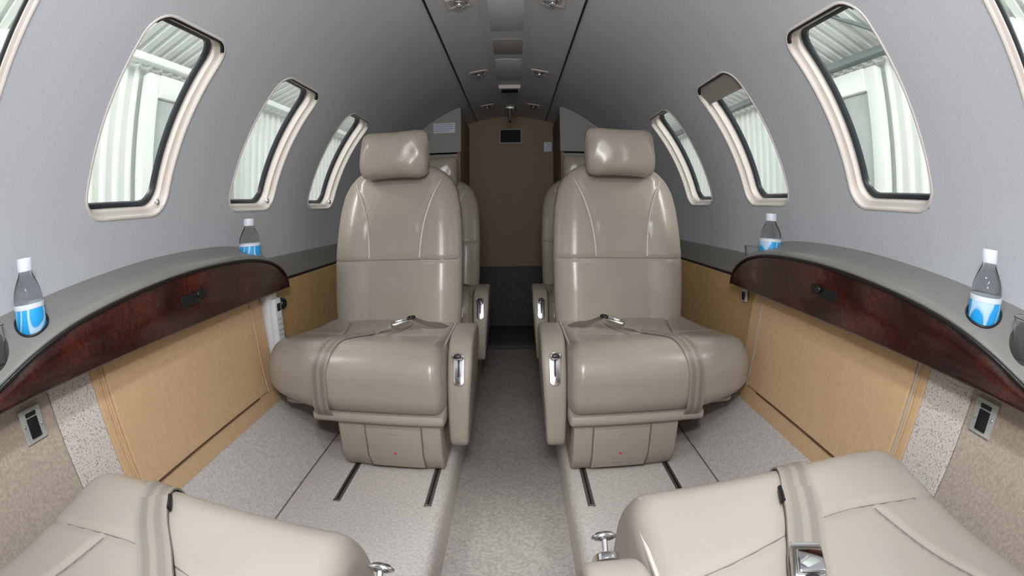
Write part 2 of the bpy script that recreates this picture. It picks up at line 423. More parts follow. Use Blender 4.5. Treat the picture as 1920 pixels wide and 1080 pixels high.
# floor
V = []; F = []
def slab(name, x0, x1, y0, y1, z0, z1, m, b=.002, **k):
    V, F = box(x0, x1, y0, y1, z0, z1, b); return mk(name, V, F, m, **k)
tag(slab('floor', -.15, .15, Y0, 2.42, AISLE-.03, AISLE, 'aisle'), kind='structure')
for s in (-1, 1):
    prof = [(.146, AISLE-.02), (.146, FLOOR-.03), (.150, FLOOR-.012), (.158, FLOOR-.003), (.170, FLOOR), (.5225, FLOOR), (.524, FLOOR-.002), (.5255, FLOOR), (.53, FLOOR+.004),
            (.56, -.478), (.60, -.432), (.63, -.398), (.655, -.366), (.70, -.37), (.70, -.64)]
    rings = [[(s*x, y, z) for x, z in prof] for y in [Y0+(YB-Y0)*i/20 for i in range(21)]]
    V, F = loft(rings, closed=False, cap=False)
    o = mk('floor', V, F, 'carpet', fix=False, angle=50); tag(o, kind='structure')
    rings = [[(s*x, y, z) for x, z in ((.5225, FLOOR+.0008), (.5265, FLOOR+.0014), (.5265, FLOOR-.003), (.5225, FLOOR-.003))] for y in (Y0, 2.34)]
    V, F = loft(rings); trim(V, F, 'leather_seam', smooth=False)
tag(slab('floor', -.26, .26, 2.40, YB, -.66, -.60, 'carpet_dark'), kind='structure')
# aft bulkhead
nb = 40
V = [(0, YB, 0)]+[((R+.02)*math.cos(2*PI*i/nb), YB, (R+.02)*math.sin(2*PI*i/nb)) for i in range(nb)]
F = [(0, 1+i, 1+(i+1) % nb) for i in range(nb)]
tag(mk('wall_back', V, F, 'brown', smooth=False), kind='structure')
o = slab('carpet_riser', -.255, .255, YB-.03, YB-.002, -.60, -.22, 'carpet_dark'); tag(o, 'dark carpeted lower part of the aft wall at the end of the aisle', 'wall panel')
# lower side walls and panels
def lower_wall(s):
    side = 'left' if s < 0 else 'right'
    prof = [(.7395, -.04), (.722, -.055), (.690, -.062), (.680, -.10), (.674, -.16), (.668, -.25), (.660, -.33), (.655, -.375)]
    rings = [[(s*x, y, z) for x, z in prof] for y in [Y0+(YB-Y0)*i/20 for i in range(21)]]
    V, F = loft(rings, closed=False, cap=False)
    return tag(mk('wall_'+side, V, F, 'tan_dark', fix=False, angle=60), kind='structure')
def lx(z):   # x of the lower wall at height z
    P = [(-.04, .7395), (-.062, .69), (-.10, .680), (-.16, .674), (-.25, .668), (-.33, .660), (-.375, .655)]
    for (a, xa), (b, xb) in zip(P, P[1:]):
        if b <= z <= a: return xa+(xb-xa)*(z-a)/(b-a)
    return .655
def panel(name, s, y0, y1, z0, z1, th, m, parent=None, origin=(0, 0, 0), b=.003, off=0.):
    """panel that follows the lower wall, standing th proud of it"""
    zs = [z1+(z0-z1)*i/8 for i in range(9)]
    rings = []
    ysq = [(y0, b), (y0+b, 0)]+[(y0+b+(y1-y0-2*b)*i/4, 0) for i in range(1, 4)]+[(y1-b, 0), (y1, b)]
    for y, ins in ysq:
        r = []
        zz = [z1-ins]+zs[1:-1]+[z0+ins]
        r += [(s*(lx(z)-off-(th-ins)), y, z) for z in zz]
        r += [(s*(lx(z)-off+.004), y, z) for z in zz[::-1]]
        rings.append(r)
    V, F = loft(rings)
    return mk(name, V, F, m, parent, origin=origin, angle=40)
for s in (-1, 1):
    side = 'left' if s < 0 else 'right'
    lower_wall(s)
    # cabinet with recessed-edge door
    org = (s*.66, .76, -.2)
    ya, yb = (.452, 1.068) if s < 0 else (.452, 1.10)
    t = thing('side_cabinet', org, 'tan %s-hand cabinet below the wooden ledge, between speckled panel and aft seat' % side, 'cabinet', 'tan side cabinets')
    panel('body', s, ya, yb, -.372, -.066, .006, 'tan', t, org)
    panel('door', s, ya+.014, yb-.065, -.322, -.069, .010, 'tan', t, org, b=.003, off=.001)
    # grooves and pale edge beading of the door
    zA, zB = -.068, -.326; y1, y2 = ya+.008, yb-.060
    P = [(s*(lx(z)-.0075), y2, z) for z in [zA+(zB-zA)*i/10 for i in range(11)]]
    P2 = [(s*(lx(zB)-.0075), y2+(y1-y2)*i/10, zB) for i in range(1, 11)]
    V, F = tube(P, .003, 6); mk('edge_bead', V, F, 'piping' if s > 0 else 'tan', t, origin=org)
    V, F = tube(P2, .0028, 6); mk('groove', V, F, 'groove', t, origin=org)
    P3 = [(s*(lx(z)-.0075), y1, z) for z in [zA+(zB-zA)*i/10 for i in range(11)]]
    V, F = tube(P3, .003, 6); mk('edge_bead', V, F, 'piping' if s > 0 else 'tan', t, origin=org)
    o = panel('speckled_panel', s, .325, .432, -.374, -.066, .008, 'speckle', None, (s*.66, .385, -.2))
    tag(o, 'cream speckled upright panel low on the %s wall, forward of the tan cabinet' % side, 'wall panel', 'speckled wall panels')
    o = panel('post_panel', s, .432, .452, -.374, -.066, .0085, 'tan', None, (s*.66, .445, -.2))
    tag(o, 'narrow tan upright strip between speckled panel and tan cabinet on the %s' % side, 'wall trim', 'tan upright strips')
    o = panel('fabric_panel', s, Y0+.05, .325, -.374, -.066, .006, 'taupe', None, (s*.66, -.3, -.2))
    tag(o, 'taupe fabric wall panel behind the near %s seat, holding the outlet plate' % side, 'wall panel', 'taupe wall panels')
    # aft side ledge strip (plain run behind the bulge)
    rings = []
    strip = [(.7385, .014), (.728, .008), (.716, -.015), (.706, -.040), (.704, -.052), (.735, -.052)]
    V, F = loft([[(s*x, y, z) for x, z in strip] for y in (Y0+.02, 2.34)])
    trim(V, F, 'ledge', angle=35)
    st2 = [(.704, -.052), (.700, -.056), (.700, -.066), (.704, -.070), (.735, -.070), (.735, -.052)]
    V, F = loft([[(s*x, y, z) for x, z in st2] for y in (Y0+.02, 2.34)])
    trim(V, F, 'dark', angle=35)
# bulging side ledges with burl-wood fascia
def arch(y, ya, yb, p=2.4):
    t = abs((y-(ya+yb)/2)/((yb-ya)/2)); return max(0., 1-t**p)**(1/p)
WELLS = {-1: [(.676, .322, -.0125, .0335), (.674, .225, -.0185, .0365), (.672, 1.030, .0075, .0335)], 1: [(.674, .335, -.0145, .0335), (.674, .235, -.0185, .0365), (.672, 1.020, .0075, .0335), (.676, 1.105, -.0105, .0365)]}
def ledge(s, ya, yb, label, detail=True):
    side = 'left' if s < 0 else 'right'
    org = (s*.66, (ya+yb)/2, -.02)
    t = thing('side_ledge', org, label, 'ledge', 'bulging side ledges')
    n = 64; yc, hl = (ya+yb)/2, (yb-ya)/2
    ysl = [yc-hl*math.cos(PI*i/n) for i in range(n+1)]
    zb = -.067
    def tab(T, y):
        if y <= T[0][0]: return T[0][1]
        for q in range(len(T)-1):
            if y <= T[q+1][0]:
                p0 = T[max(0, q-1)]; p1 = T[q]; p2 = T[q+1]; p3 = T[min(len(T)-1, q+2)]
                h = p2[0]-p1[0]; u = (y-p1[0])/h
                m1 = (p2[1]-p0[1])/max(1e-6, p2[0]-p0[0])*h; m2 = (p3[1]-p1[1])/max(1e-6, p3[0]-p1[0])*h
                return (2*u**3-3*u*u+1)*p1[1]+(u**3-2*u*u+u)*m1+(3*u*u-2*u**3)*p2[1]+(u**3-u*u)*m2
        return T[-1][1]
    TT = [(.06, -.066), (.13, -.053), (.206, -.036), (.29, -.013), (.375, .006), (.464, .019), (.56, .029), (.667, .037), (.793, .041), (.944, .036), (1.04, .022), (1.10, .003), (1.138, -.020), (1.156, -.040), (1.165, -.064)]
    JT = [(.06, .004), (.25, .036), (.40, .051), (.56, .065), (.73, .075), (.94, .075), (1.07, .063), (1.16, .034), (1.20, .014)]
    def face_x(y): return .620+.012*(1-arch(y, ya, yb, 2.2))
    def top(y): return max(zb+.001, tab(TT, y))
    def jz(y): return tab(JT, y)
    # upholstered top
    rings = []
    for y in ysl:
        tz = top(y); fx = face_x(y); jz_ = max(jz(y), tz+.003)
        wx = .7392; 
        rings.append([(s*(fx+.006), y, zb), (s*(fx+.004), y, tz-.004), (s*(fx+.001), y, tz+.001), (s*(fx+.001), y, tz+.006), (s*(fx+.005), y, tz+.011), (s*(fx+.014), y, tz+.015),
                      (s*(fx+.035), y, max(tz+.016, tz+(jz_-tz)*.45)), (s*(fx+.07), y, max(tz+.018, tz+(jz_-tz)*.75)), (s*wx, y, jz_), (s*wx, y, zb)])
    V, F = loft(rings); lt = mk('ledge_top', V, F, 'ledge', t, origin=org, angle=35)
    for (wx, wy, wz, wr) in WELLS[s]:      # drink wells sunk in the ledge
        V, F = lathe([(.0005, wz), (wr-.002, wz), (wr, wz+.002), (wr, .12), (.0005, .12)], c=(s*wx, wy, 0), n=40)
        cut = mk('cut', V, F, 'ledge', None, smooth=False); bm_ = lt.modifiers.new('b', 'BOOLEAN'); bm_.operation = 'DIFFERENCE'; bm_.solver = 'EXACT'; bm_.object = cut
        bpy.context.view_layer.update()
        me = bpy.data.meshes.new_from_object(lt.evaluated_get(bpy.context.evaluated_depsgraph_get())); lt.modifiers.clear(); lt.data = me
        bpy.data.objects.remove(cut)
    def surf(x, y):
        fx = face_x(y); tz = top(y); jz_ = max(jz(y), tz+.003)
        P = [(fx+.014, tz+.015), (fx+.035, max(tz+.016, tz+(jz_-tz)*.45)), (fx+.07, max(tz+.018, tz+(jz_-tz)*.75)), (.7392, jz_)]
        for (a, za), (b, zb_) in zip(P, P[1:]):
            if x <= b: return za+(zb_-za)*(x-a)/(b-a)
        return jz_
    SURF[s] = surf
    # fascia
    rings = []
    for y in ysl[1:-1]:
        tz = top(y)-.003; fx = face_x(y); h = max(.002, tz-zb-.002)
        r = [(s*(fx+.008), y, zb+.001)]
        for q in range(9):
            u = q/8; r.append((s*(fx+.002-.004*math.sin(PI*u)), y, zb+.003+h*u))
        r.append((s*(fx+.008), y, zb+.003+h)); rings.append(r)
    V, F = loft(rings); mk('wood_fascia', V, F, 'wood', t, origin=org, angle=60)
    # black edge molding round the fascia
    P = [(s*(face_x(y)-.0005), y, top(y)+.0005) for y in ysl]
    V, F = tube(P, .0036, 8); mk('edge_molding', V, F, 'dark', t, origin=org)
    # recessed latch
    yl = .705
    x0 = face_x(yl)
    V, F = box(-.001, .004, -.038, .026, -.011, .011, .0008)
    o = mk('latch_recess', [(s*(x0-.0015)+v[0]*1.0, yl+v[1], -.012+v[2]) for v in V], F, 'black', t, origin=org)
    V, F = sph((s*(x0-.006), yl+.030, -.006), .006, .017, .010, 16); mk('latch_handle', V, F, 'black', o, origin=(0, 0, 0))
    bpy.data.objects[-1 if False else 0]
    return t
def ledge_latch_fix(t):   # the knob is a sub-part: bring it into the ledge's own frame
    for c in t.children:
        for g in c.children:
            for v in g.data.vertices: v.co -= Vector(t.location)
SURF = {}
tl = ledge(-1, .06, 1.166, 'grey ledge with glossy dark wood fascia on the left wall, holding two bottles'); ledge_latch_fix(tl)
tr = ledge(1, .06, 1.166, 'grey ledge with glossy dark wood fascia on the right wall, holding two bottles'); ledge_latch_fix(tr)
# ---------------------------------------------------------------- seats
SX = .335
def grooved(V, lines, normal_axis, r=.006, d=.004, sgn=1, cond=None):
    out = []
    for v in V:
        v = list(v)
        if cond is None or cond(v):
            m = min(f(v) for f in lines); 
            if m < r: v[normal_axis] += sgn*d*(1-(m/r)**2)**1.5
        out.append(tuple(v))
    return out
def back_front_y(z):   # rake of the backrest front face
    pts = [(-.30, .320), (-.20, .335), (-.10, .350), (0, .372), (.10, .398), (.20, .428), (.30, .462)]
    for (a, ya), (b, yb) in zip(pts, pts[1:]):
        if z <= b: return ya+(yb-ya)*(max(z, a)-a)/(b-a)+(REC[0]*(.16+.35*(z+.3)) if REC[0] else 0)
    return pts[-1][1]+(REC[0]*(.16+.35*(z+.3)) if REC[0] else 0)
REC = [0.]
def back_hw(z):
    pts = [(-.30, .194), (-.15, .201), (0, .203), (.08, .200), (.14, .195), (.19, .185), (.225, .169), (.25, .147), (.268, .120), (.280, .085), (.287, .045), (.289, .01)]
    for (a, wa), (b, wb) in zip(pts, pts[1:]):
        if z <= b: return wa+(wb-wa)*(max(z, a)-a)/(b-a)
    return .01
def upper_seam_x(z): return .074+.006*(z+.01)/.1+ .052*max(0, (z-.02)/.22)**2.2
def make_seat(m, label, nearseat=False, strap_shift=0.):
    """occupant faces -y; the aisle is at -x for m=1 and at +x for m=-1"""
    t = thing('passenger_seat', (0, 0, 0), label, 'seat', 'beige leather cabin seats'); REC[0] = 1. if nearseat else 0.; hy = .36 if nearseat else 0.
    CB = .62 if nearseat else .47
    X = lambda P: [(m*p[0], p[1], p[2]) for p in P]
    def part(name, VF, mt, parent=t, **k):
        V, F = VF[0], VF[1]; return mk(name, X(V), F, mt, parent, **k)
    # backrest
    zs = [-.30+.0]+[-.30+i*.006 for i in range(1, 90)]+[.240+.006*i for i in range(1, 7)]+[.279, .282, .285, .287, .2885, .289]
    rings = []; n = 112
    for z in zs:
        hw = back_hw(z); th = .055*min(1, (hw/.15)**.5); yf = back_front_y(z); r = []
        # round the whole top backwards
        for k in range(n):
            a = 2*PI*k/n; c, s_ = math.cos(a), math.sin(a); e = 2/3.4
            x = hw*math.copysign(abs(c)**e, c); y = th*math.copysign(abs(s_)**e, s_)
            if y < 0:
                u = abs(x)/max(hw, .001); y += -.010*math.exp(-((u-.72)/.22)**2)+.006*max(0, 1-u*1.5)
                y -= .006*math.exp(-((z+.02-.09)/.10)**2)*0
            r.append((x, yf+.055+y, z))
        rings.append(r)
    V, F = loft(rings)
    def f_h(v): return abs(v[2]+.010) 
    def f_lo(v): return abs(abs(v[0])-.078) if v[2] < -.010 else 9
    def f_up(v): return abs(abs(v[0])-upper_seam_x(v[2])) if v[2] >= -.010 and v[2] < .245 else 9
    def f_cut(v): return abs((abs(v[0])-.048)+(v[2]+.010)*1.2)*.64 if -.012 < v[2] < .022 and abs(v[0]) > .03 and abs(v[0]) < .08 else 9
    V = grooved(V, [f_h, f_lo, f_up, f_cut], 1, .0065, .0050, 1, lambda v: v[1] < back_front_y(v[2])+.04)
    part('backrest', (V, F), 'leather', angle=80)
    def bump_y(x, z):
        hw = back_hw(z); u = abs(x)/hw; e = 3.4; s_ = (max(0, 1-u**e))**(1/e); th = .055*min(1, (hw/.15)**.5)
        return back_front_y(z)+.055-th*s_-.010*math.exp(-((u-.72)/.22)**2)+.006*max(0, 1-u*1.5)
    for sg in (-1, 1):
        P = [(sg*(upper_seam_x(z)+.004), bump_y(upper_seam_x(z)+.004, z)+.0012, z) for z in [-.004+i*.01 for i in range(24)]]
        part('piping', tube(P, .0026, 6), 'piping')
    # fine dark stitch line across
    P = [(x*.001, bump_y(x*.001, -.010)+.0042, -.010) for x in range(-190, 191, 10)]
    part('stitch_line', tube(P, .0013, 6), 'leather_seam')
    for sg in (-1, 1):
        P = [(sg*.078, bump_y(.078, z)+.0040, z) for z in [-.21+.01*i for i in range(20)]]
        part('stitch_line', tube(P, .0011, 6), 'leather_seam')
    # headrest pillow
    rings = []; nx = 40
    for i in range(nx+1):
        u = -1+2*i/nx; x = .108*u; q = max(0., 1-abs(u)**7)**(1/3.0); q = max(q, .03)
        hh = .079*(.90+.10*abs(u)**2)*(.25+.75*q); ht = .055*(1-.25*abs(u)**3)*q
        r = []
        for k in range(40):
            a = 2*PI*k/40; c, s_ = math.cos(a), math.sin(a); e = 2/2.7
            dz = hh*math.copysign(abs(s_)**e, s_); dy = ht*math.copysign(abs(c)**e, c)
            wr = .0035*math.sin(26*(dz*2+abs(u)*.25*1.5))*abs(u)**4*3+.0035*noise.noise(Vector((x*28, dz*28, m*3.)))
            rr = 1+wr/.05
            r.append((x, .405+hy+dy*rr+.06*dz, .307+dz))
        rings.append(r)
    part('headrest', loft(rings), 'leather', angle=80)
    P = [(-.106+.212*i/20, .402+.004, .303-.0795-.002*math.sin(i)) for i in range(21)]
    part('headrest_strap', box(-.04, .04, .40+hy, .47+hy, .27, .30, .006), 'leather')
    # cushion, lofted across
    rings = []; x0, x1 = -.192, (.262 if nearseat else .290); rE = .078 if nearseat else .062; rI = .028
    prof = rrect(0, CB, -.352, -.185, (.03, .03, .074, .060), 18)     # (y,z)
    # order of radii: a1b0, a1b1, a0b1, a0b0
    seq = []
    for i in range(9):
        a = PI/2*i/8; seq.append((x0+rI*(1-math.sin(a)), rI*(1-math.cos(a))))
    seq = [(x0+rI*(1-math.cos(PI/2*i/8)), rI*(1-math.sin(PI/2*i/8))) for i in range(9)]
    mid = [x0+rI+(x1-rE-x0-rI)*i/90 for i in range(1, 90)]
    seq += [(x, 0) for x in mid]
    seq += [(x1-rE*(1-math.cos(PI/2*(10-i)/10)), rE*(1-math.sin(PI/2*(10-i)/10))) for i in range(11)]
    # densify the profile so the grooves read
    dp = []
    for i in range(len(prof)):
        a, b = Vector(prof[i]), Vector(prof[(i+1) % len(prof)]); k = max(1, int((b-a).length/.007))
        for j in range(k): dp.append(tuple(a.lerp(b, j/k)))
    C = (CB/2, -.265)
    for x, ins in seq:
        r = []
        u = (x-x0)/(x1-x0)
        for y, z in dp:
            ky = 1-2*ins/CB; kz = 1-2*ins/.16
            yy = C[0]+(y-C[0])*ky; zz = C[1]+(z-C[1])*kz
            if zz > -.27:      # crown, dip behind the front roll, outboard puff
                w_ = (zz+.27)/.085
                zz += w_*(.006*math.sin(PI*min(1, max(0, u)))-.010*math.exp(-((yy-.27)/.10)**2)+.008*math.exp(-((yy-.07)/.06)**2))
            # bottom edge rises outboard
            if zz < -.27: zz += .050*max(0, (u-.62)/.38)**1.6*(-.27-zz)/.075
            yy += .018*max(0, (u-.6)/.4)**2*max(0, 1-yy/.2)
            xx_ = x-(.085*max(0, (u-.62)/.38)*min(1, max(0, (yy-.18)/.24))**1.3 if not nearseat else 0)
            r.append((xx_, yy, zz))
        rings.append(r)
    V, F = loft(rings)
    def tr_y(x): return .165-.012*math.cos((x-.03)/.10*1.6)+.012*(abs(x-.03)/.2)**2
    def g1(v): return abs(v[1]-tr_y(v[0])) if v[0] > -.165 else 9
    def g2(v): return abs(abs(v[0]-.035)-(.062+.24*(v[1]-.165))) *.95 if v[1] > .165 else 9
    V = grooved(V, [g1, g2], 2, .0075, -.0040, 1, lambda v: v[2] > -.24)
    part('seat_cushion', (V, F), 'leather', angle=80)
    zt = lambda x, y: -.185+.006*math.sin(PI*min(1, max(0, (x-x0)/(x1-x0))))-.010*math.exp(-((y-.27)/.10)**2)+.008*math.exp(-((y-.07)/.06)**2)-.0034
    part('stitch_line', tube([(x*.001, tr_y(x*.001), zt(x*.001, tr_y(x*.001))) for x in range(-160, int((x1-rE)*1000), 8)], .0011, 6), 'leather_seam')
    for sg in (-1, 1):
        P = [(.035+sg*(.062+.24*(y-.165)), y, zt(.035+sg*(.062+.24*(y-.165)), y)) for y in [.168+.012*i for i in range(28 if nearseat else 13)]]
        part('stitch_line', tube(P, .0011, 6), 'leather_seam')
    # side piping on the aisle edge of the cushion
    P = [(x0+.006, .235+(y-.235)*.93, -.265+(z+.265)*.86) for y, z in dp if z > -.30 and y < .36]
    P.sort(key=lambda p: math.atan2(p[2]+.265, p[1]-.20))
    P = sorted(P, key=lambda p: -math.atan2(p[2]+.30, p[1]-.36))
    part('piping', tube(P, .003, 6), 'piping')
    # shell under the cushion
    pf = smooth_poly([(.02, -.340), (.012, -.358), (.020, -.372), (.06, -.378), (.44, -.378), (.46, -.30), (.44, -.28)], 1)
    part('seat_shell', prism(pf, -.190, .150, .008), 'pan', angle=40)
    pf = smooth_poly([(.06, -.322), (.050, -.340), (.07, -.352), (.42, -.352), (.44, -.30)], 1)
    part('shell_wing', prism(pf, .145, .245, .008), 'pan', angle=40)
    # pedestal box with drawer
    pf = [(.055, -.365), (.030, -.372), (.028, -.46), (.046, -.500), (.062, -.515), (.40, -.515), (.40, -.365)]
    part('pedestal', prism(pf, -.178, .088, .006), 'pan', angle=40)
    pf = [(.060, -.380), (.0245, -.383), (.0225, -.461), (.042, -.503), (.060, -.505)]
    dr = part('drawer', prism(pf, -.130, .012, .003), 'pan', angle=40)
    for xx in (-.1315, .0135):
        P = [(xx, .0285, -.378), (xx, .0262, -.46), (xx, .0440, -.503)]
        part('drawer_gap', tube(P, .0016, 6), 'leather_seam')
    part('red_mark', sph((-.060, .0225, -.452), .0038, .0015, .0038, 12), 'red', dr)
    part('pull_slot', box(-.072, -.044, .0225, .0260, -.399, -.393, .001), 'greymark', dr)
    part('faint_line', box(-.078, -.042, .0300, .0345, -.480, -.4775, .0006), 'greymark', dr)
    # armrest on the aisle side
    pf = smooth_poly([(.345, -.185), (.22, -.180), (.160, -.186), (.120, -.210), (.092, -.262), (.074, -.330), (.064, -.416), (.070, -.452), (.120, -.460), (.30, -.395), (.345, -.30)], 2)
    V, F = prism(pf, -.2535, -.1925, .010, 5)
    V = [(v[0]+(.014*min(1, max(0, (-.24-v[2])/.2)) if v[0] < -.223 else 0), v[1], v[2]) for v in V]
    arm = part('armrest', (V, F), 'pan', angle=60)
    # chrome lever plate on the sloping front face: frame = face direction
    cpt = Vector((-.2220, .1000, -.245)) if not (nearseat and m > 0) else Vector((-.2220, .086, -.236)); fd = Vector((0, -.036, -.088)).normalized(); nn = Vector((0, -.925, .38)).normalized(); fx = Vector((1, 0, 0))
    nn = fx.cross(fd).normalized(); nn = nn if nn.y < 0 else -nn
    def on(P): return [tuple(cpt+fx*p[0]+fd*p[1]+nn*p[2]) for p in P]
    st = rrect(-.0140, .0140, -.036, .046, .0135, 8)
    rings = [[(x, y, h) for x, y in inset(st, i_, (0, .005), (.028, .082))] for h, i_ in ((-.004, 0), (.0035, 0), (.0050, .0012), (.0052, .004))]
    V, F = loft(rings); pl = part('lever_plate', (on(V), F), 'chrome', angle=40)
    V, F = box(-.0022, .0022, -.022, .024, .0045, .0060, .0008); part('lever_slot', (on(V), F), 'black', pl)
    lv = part('lever', (on(tube([(0, -.020, .004), (0, -.022, .016), (0, -.024, .026)], .0033, 10)[0]), tube([(0, -.020, .004), (0, -.022, .016), (0, -.024, .026)], .0033, 10)[1]), 'chrome')
    V, F = sph((0, -.024, .0285), .0145, .0085, .0045, 20); part('lever_knob', (on(V), F), 'chrome', lv)
    V, F = sph((0, -.024, .0325), .0100, .0055, .0020, 16); part('knob_recess', (on(V), F), 'black', lv)
    # seat belt
    def ztop(x, y):
        u = min(1, max(0, (x-x0)/(x1-x0))); z = -.185+.006*math.sin(PI*u)-.010*math.exp(-((y-.27)/.10)**2)+.008*math.exp(-((y-.07)/.06)**2)
        if y < .074: z -= .074-math.sqrt(max(0, .074**2-(.074-max(y, 0))**2))
        return z+.0028
    s0 = strap_shift
    if nearseat:
        bp = [(.101, .010), (.060, .085), (.035, .122), (-.005, .170), (-.045, .235), (-.08, .34)] if m > 0 else [(.041, .018), (.004, .106), (-.012, .150), (-.030, .190), (-.048, .232), (-.09, .36)]
        (bx, by) = bp[0]
        if m < 0: bx -= 0
    else:
        bp = [(.098+s0, .025), (.088+s0, .046), (.072+s0, .085), (.048+s0, .135), (.015+s0, .190)]; bx, by = bp[0]
    front = [(bx+.014, .020, -.357), (bx+.013, -.003, -.325), (bx+.012, -.0045, -.285), (bx+.010, .001, -.235)]
    P = [(a[0]+(b[0]-a[0])*q/5, a[1]+(b[1]-a[1])*q/5) for a, b in zip(bp[:4 if nearseat else 5], bp[1:5]) for q in range(5)]
    lead = [(bx+.006, .007)] if by < .02 else [(bx+.005, .012)]
    P = crom(front+[(x, y, ztop(x, y)) for x, y in lead], 5)[:-1]+[Vector((x, y, ztop(x, y))) for x, y in P]
    V, F, UV = ribbon(P, (1, .0, 0), .042, .0014)
    bl = mk('seat_belt', X(V), F, 'strap', t, angle=60, uv=UV)
    if nearseat:
        q1 = bp[1]
        P = crom([(q[0], q[1], ztop(q[0], q[1])+.0045) for q in bp[1:]], 6)
        V, F, UV = ribbon(P, (1, .1, 0), .046, .0022); part_o = mk('belt_fold', X(V), F, 'strap', bl, angle=60, uv=UV)
        td = (Vector(bp[2])-Vector(bp[1])).normalized(); sd = Vector((td.y, -td.x)); sd = sd if sd.x < 0 else -sd
        e0 = Vector(bp[1])+sd*.0245
        part('adjuster_bar', tube([(e0.x+td.x*q, e0.y+td.y*q, ztop(e0.x, e0.y)+.0035) for q in (-.002, .008, .018, .026)], .0030, 8), 'black', bl)
        c0 = Vector((bp[4][0]-.01, bp[4][1]-.003 if m < 0 else .285, -.164))
    else:
        P = crom([(.015+s0, .188, -.182), (.000+s0, .200, -.176), (-.02+s0, .215, -.174)], 5)
        V, F, UV = ribbon(P, (.5, .85, 0), .030, .0018); mk('belt_fold', X(V), F, 'strap', bl, angle=60, uv=UV)
        c0 = Vector((-.045, .235, -.166))
    # buckle: chrome body with lift tab and a dark eye
    d = Vector((-.85, .35, .18)).normalized() if not nearseat else Vector((-.4, .85, .05)).normalized()
    q = d.to_track_quat('X', 'Z')
    def bk(P): return [tuple(c0+q@Vector(p)) for p in P]
    V, F = box(-.024, .024, -.017, .017, -.005, .005, .003); b1 = part('buckle', (bk(V), F), 'steel', bl)
    V, F = box(-.012, .022, -.014, .014, .005, .010, .002); part('lift_tab', (bk(V), F), 'chrome', bl)
    V, F = tube([(.034+.010*math.cos(a), .010*math.sin(a), .004) for a in [2*PI*i/16 for i in range(16)]], .0032, 8, closed=True); part('buckle_ring', (bk(V), F), 'black', bl)
    V, F = tube([(-.030, -.016, 0), (-.030, .016, 0)], .003, 8); part('tongue_bar', (bk(V), F), 'chrome', bl)
    if not nearseat:
        P = crom([tuple(c0+q@Vector((.038, 0, .0))), (-.115, .262, -.176), (-.150, .285, -.186), (-.185, .30, -.205)], 6)
        V, F, UV = ribbon(P, (.3, .8, .3), .022, .0015); part_o = mk('short_belt', X(V), F, 'leather_seam', bl, angle=60)
    return t
def place(t, x, y, rot=0):
    t.location = (x, y, 0); t.rotation_euler = (0, 0, rot)
def copy_tree(o, parent=None):
    c = o.copy(); sc.collection.objects.link(c); c.parent = parent
    for ch in list(o.children): copy_tree(ch, c)
    return c
sR = make_seat(1, 'beige leather seat facing the camera, right of the aisle, nearer row'); place(sR, SX, .935)
SXL = .341
sL = make_seat(-1, 'beige leather seat facing the camera, left of the aisle, nearer row'); place(sL, -SXL, .935)
a = copy_tree(sR); a['label'] = 'beige leather seat mostly hidden behind the right forward-row seat, by the aisle'; place(a, SX+.005, 1.625)
a = copy_tree(sL); a['label'] = 'beige leather seat mostly hidden behind the left forward-row seat, by the aisle'; place(a, -SX-.005, 1.625)
nR = make_seat(-1, 'large pale seat cushion with belt in the bottom right corner, back toward the camera', True, -.055); place(nR, SX, .458, PI)
nL = make_seat(1, 'large pale seat cushion with belt in the bottom left corner, back toward the camera', True, -.005); place(nL, -SX, .378, PI)
# floor tracks
for i, (x, y0, y1, lb) in enumerate([(-.405, .820, 1.33, 'outboard floor track in front of the left facing seat'), (-.184, .832, 1.33, 'aisle-side floor track in front of the left facing seat'),
                       (.189, .832, 1.33, 'aisle-side floor track in front of the right facing seat'), (.414, .835, 1.33, 'outboard floor track in front of the right facing seat')]):
    org = (x, (y0+y1)/2, FLOOR); t = thing('floor_track', org, 'dark metal '+lb, 'track', 'seat tracks in the carpet')
    V, F = box(x-.0085, x+.0085, y0, y1, FLOOR-.004, FLOOR+.0015, .001); mk('rail', V, F, 'rail', t, origin=org)
    V, F = box(x-.0025, x+.0025, y0+.008, y1, FLOOR+.0005, FLOOR+.0022, .0003); mk('slot', V, F, 'black', t, origin=org)
    V, F = box(x-.009, x+.009, y0-.004, y0+.006, FLOOR-.003, FLOOR+.003, .001); mk('end_stop', V, F, 'steel', t, origin=org)
# ---------------------------------------------------------------- bottles and cups on the ledges
def bottle(x, y, z, label):
    t = thing('water_bottle', (x, y, z), label, 'bottle', 'small water bottles with blue labels')
    body = [(.001, 0), (.024, .001), (.029, .006), (.030, .012), (.0295, .062), (.0298, .070), (.0288, .078), (.0262, .086), (.0215, .095), (.0165, .103), (.0135, .109), (.0125, .113), (.0125, .117), (.001, .118)]
    V, F = lathe(body); mk('bottle_body', V, F, 'clear', t)
    V, F = lathe([(.0301, .018), (.0306, .019), (.0306, .058), (.0301, .059), (.0298, .059), (.0298, .018)]); mk('label_wrap', V, F, 'label', t)
    V, F = lathe([(.0302, .0585), (.0308, .0590), (.0308, .0655), (.0302, .066), (.0298, .066), (.0298, .0585)]); mk('white_band', V, F, 'cap', t)
    V, F = lathe([(.001, .1115), (.0150, .1115), (.0152, .113), (.0150, .128), (.0140, .130), (.001, .1302)]); mk('cap', V, F, 'cap', t)
    return t
bottle(-.676, .322, -.012, 'water bottle with blue label at the left edge, on the left ledge')
bottle(.674, .335, -.014, 'water bottle with blue label at the right edge, on the right ledge')
bottle(-.672, 1.030, .008, 'small far water bottle on the left ledge below the second window')
bottle(.672, 1.020, .008, 'small far water bottle on the right ledge below the second window')
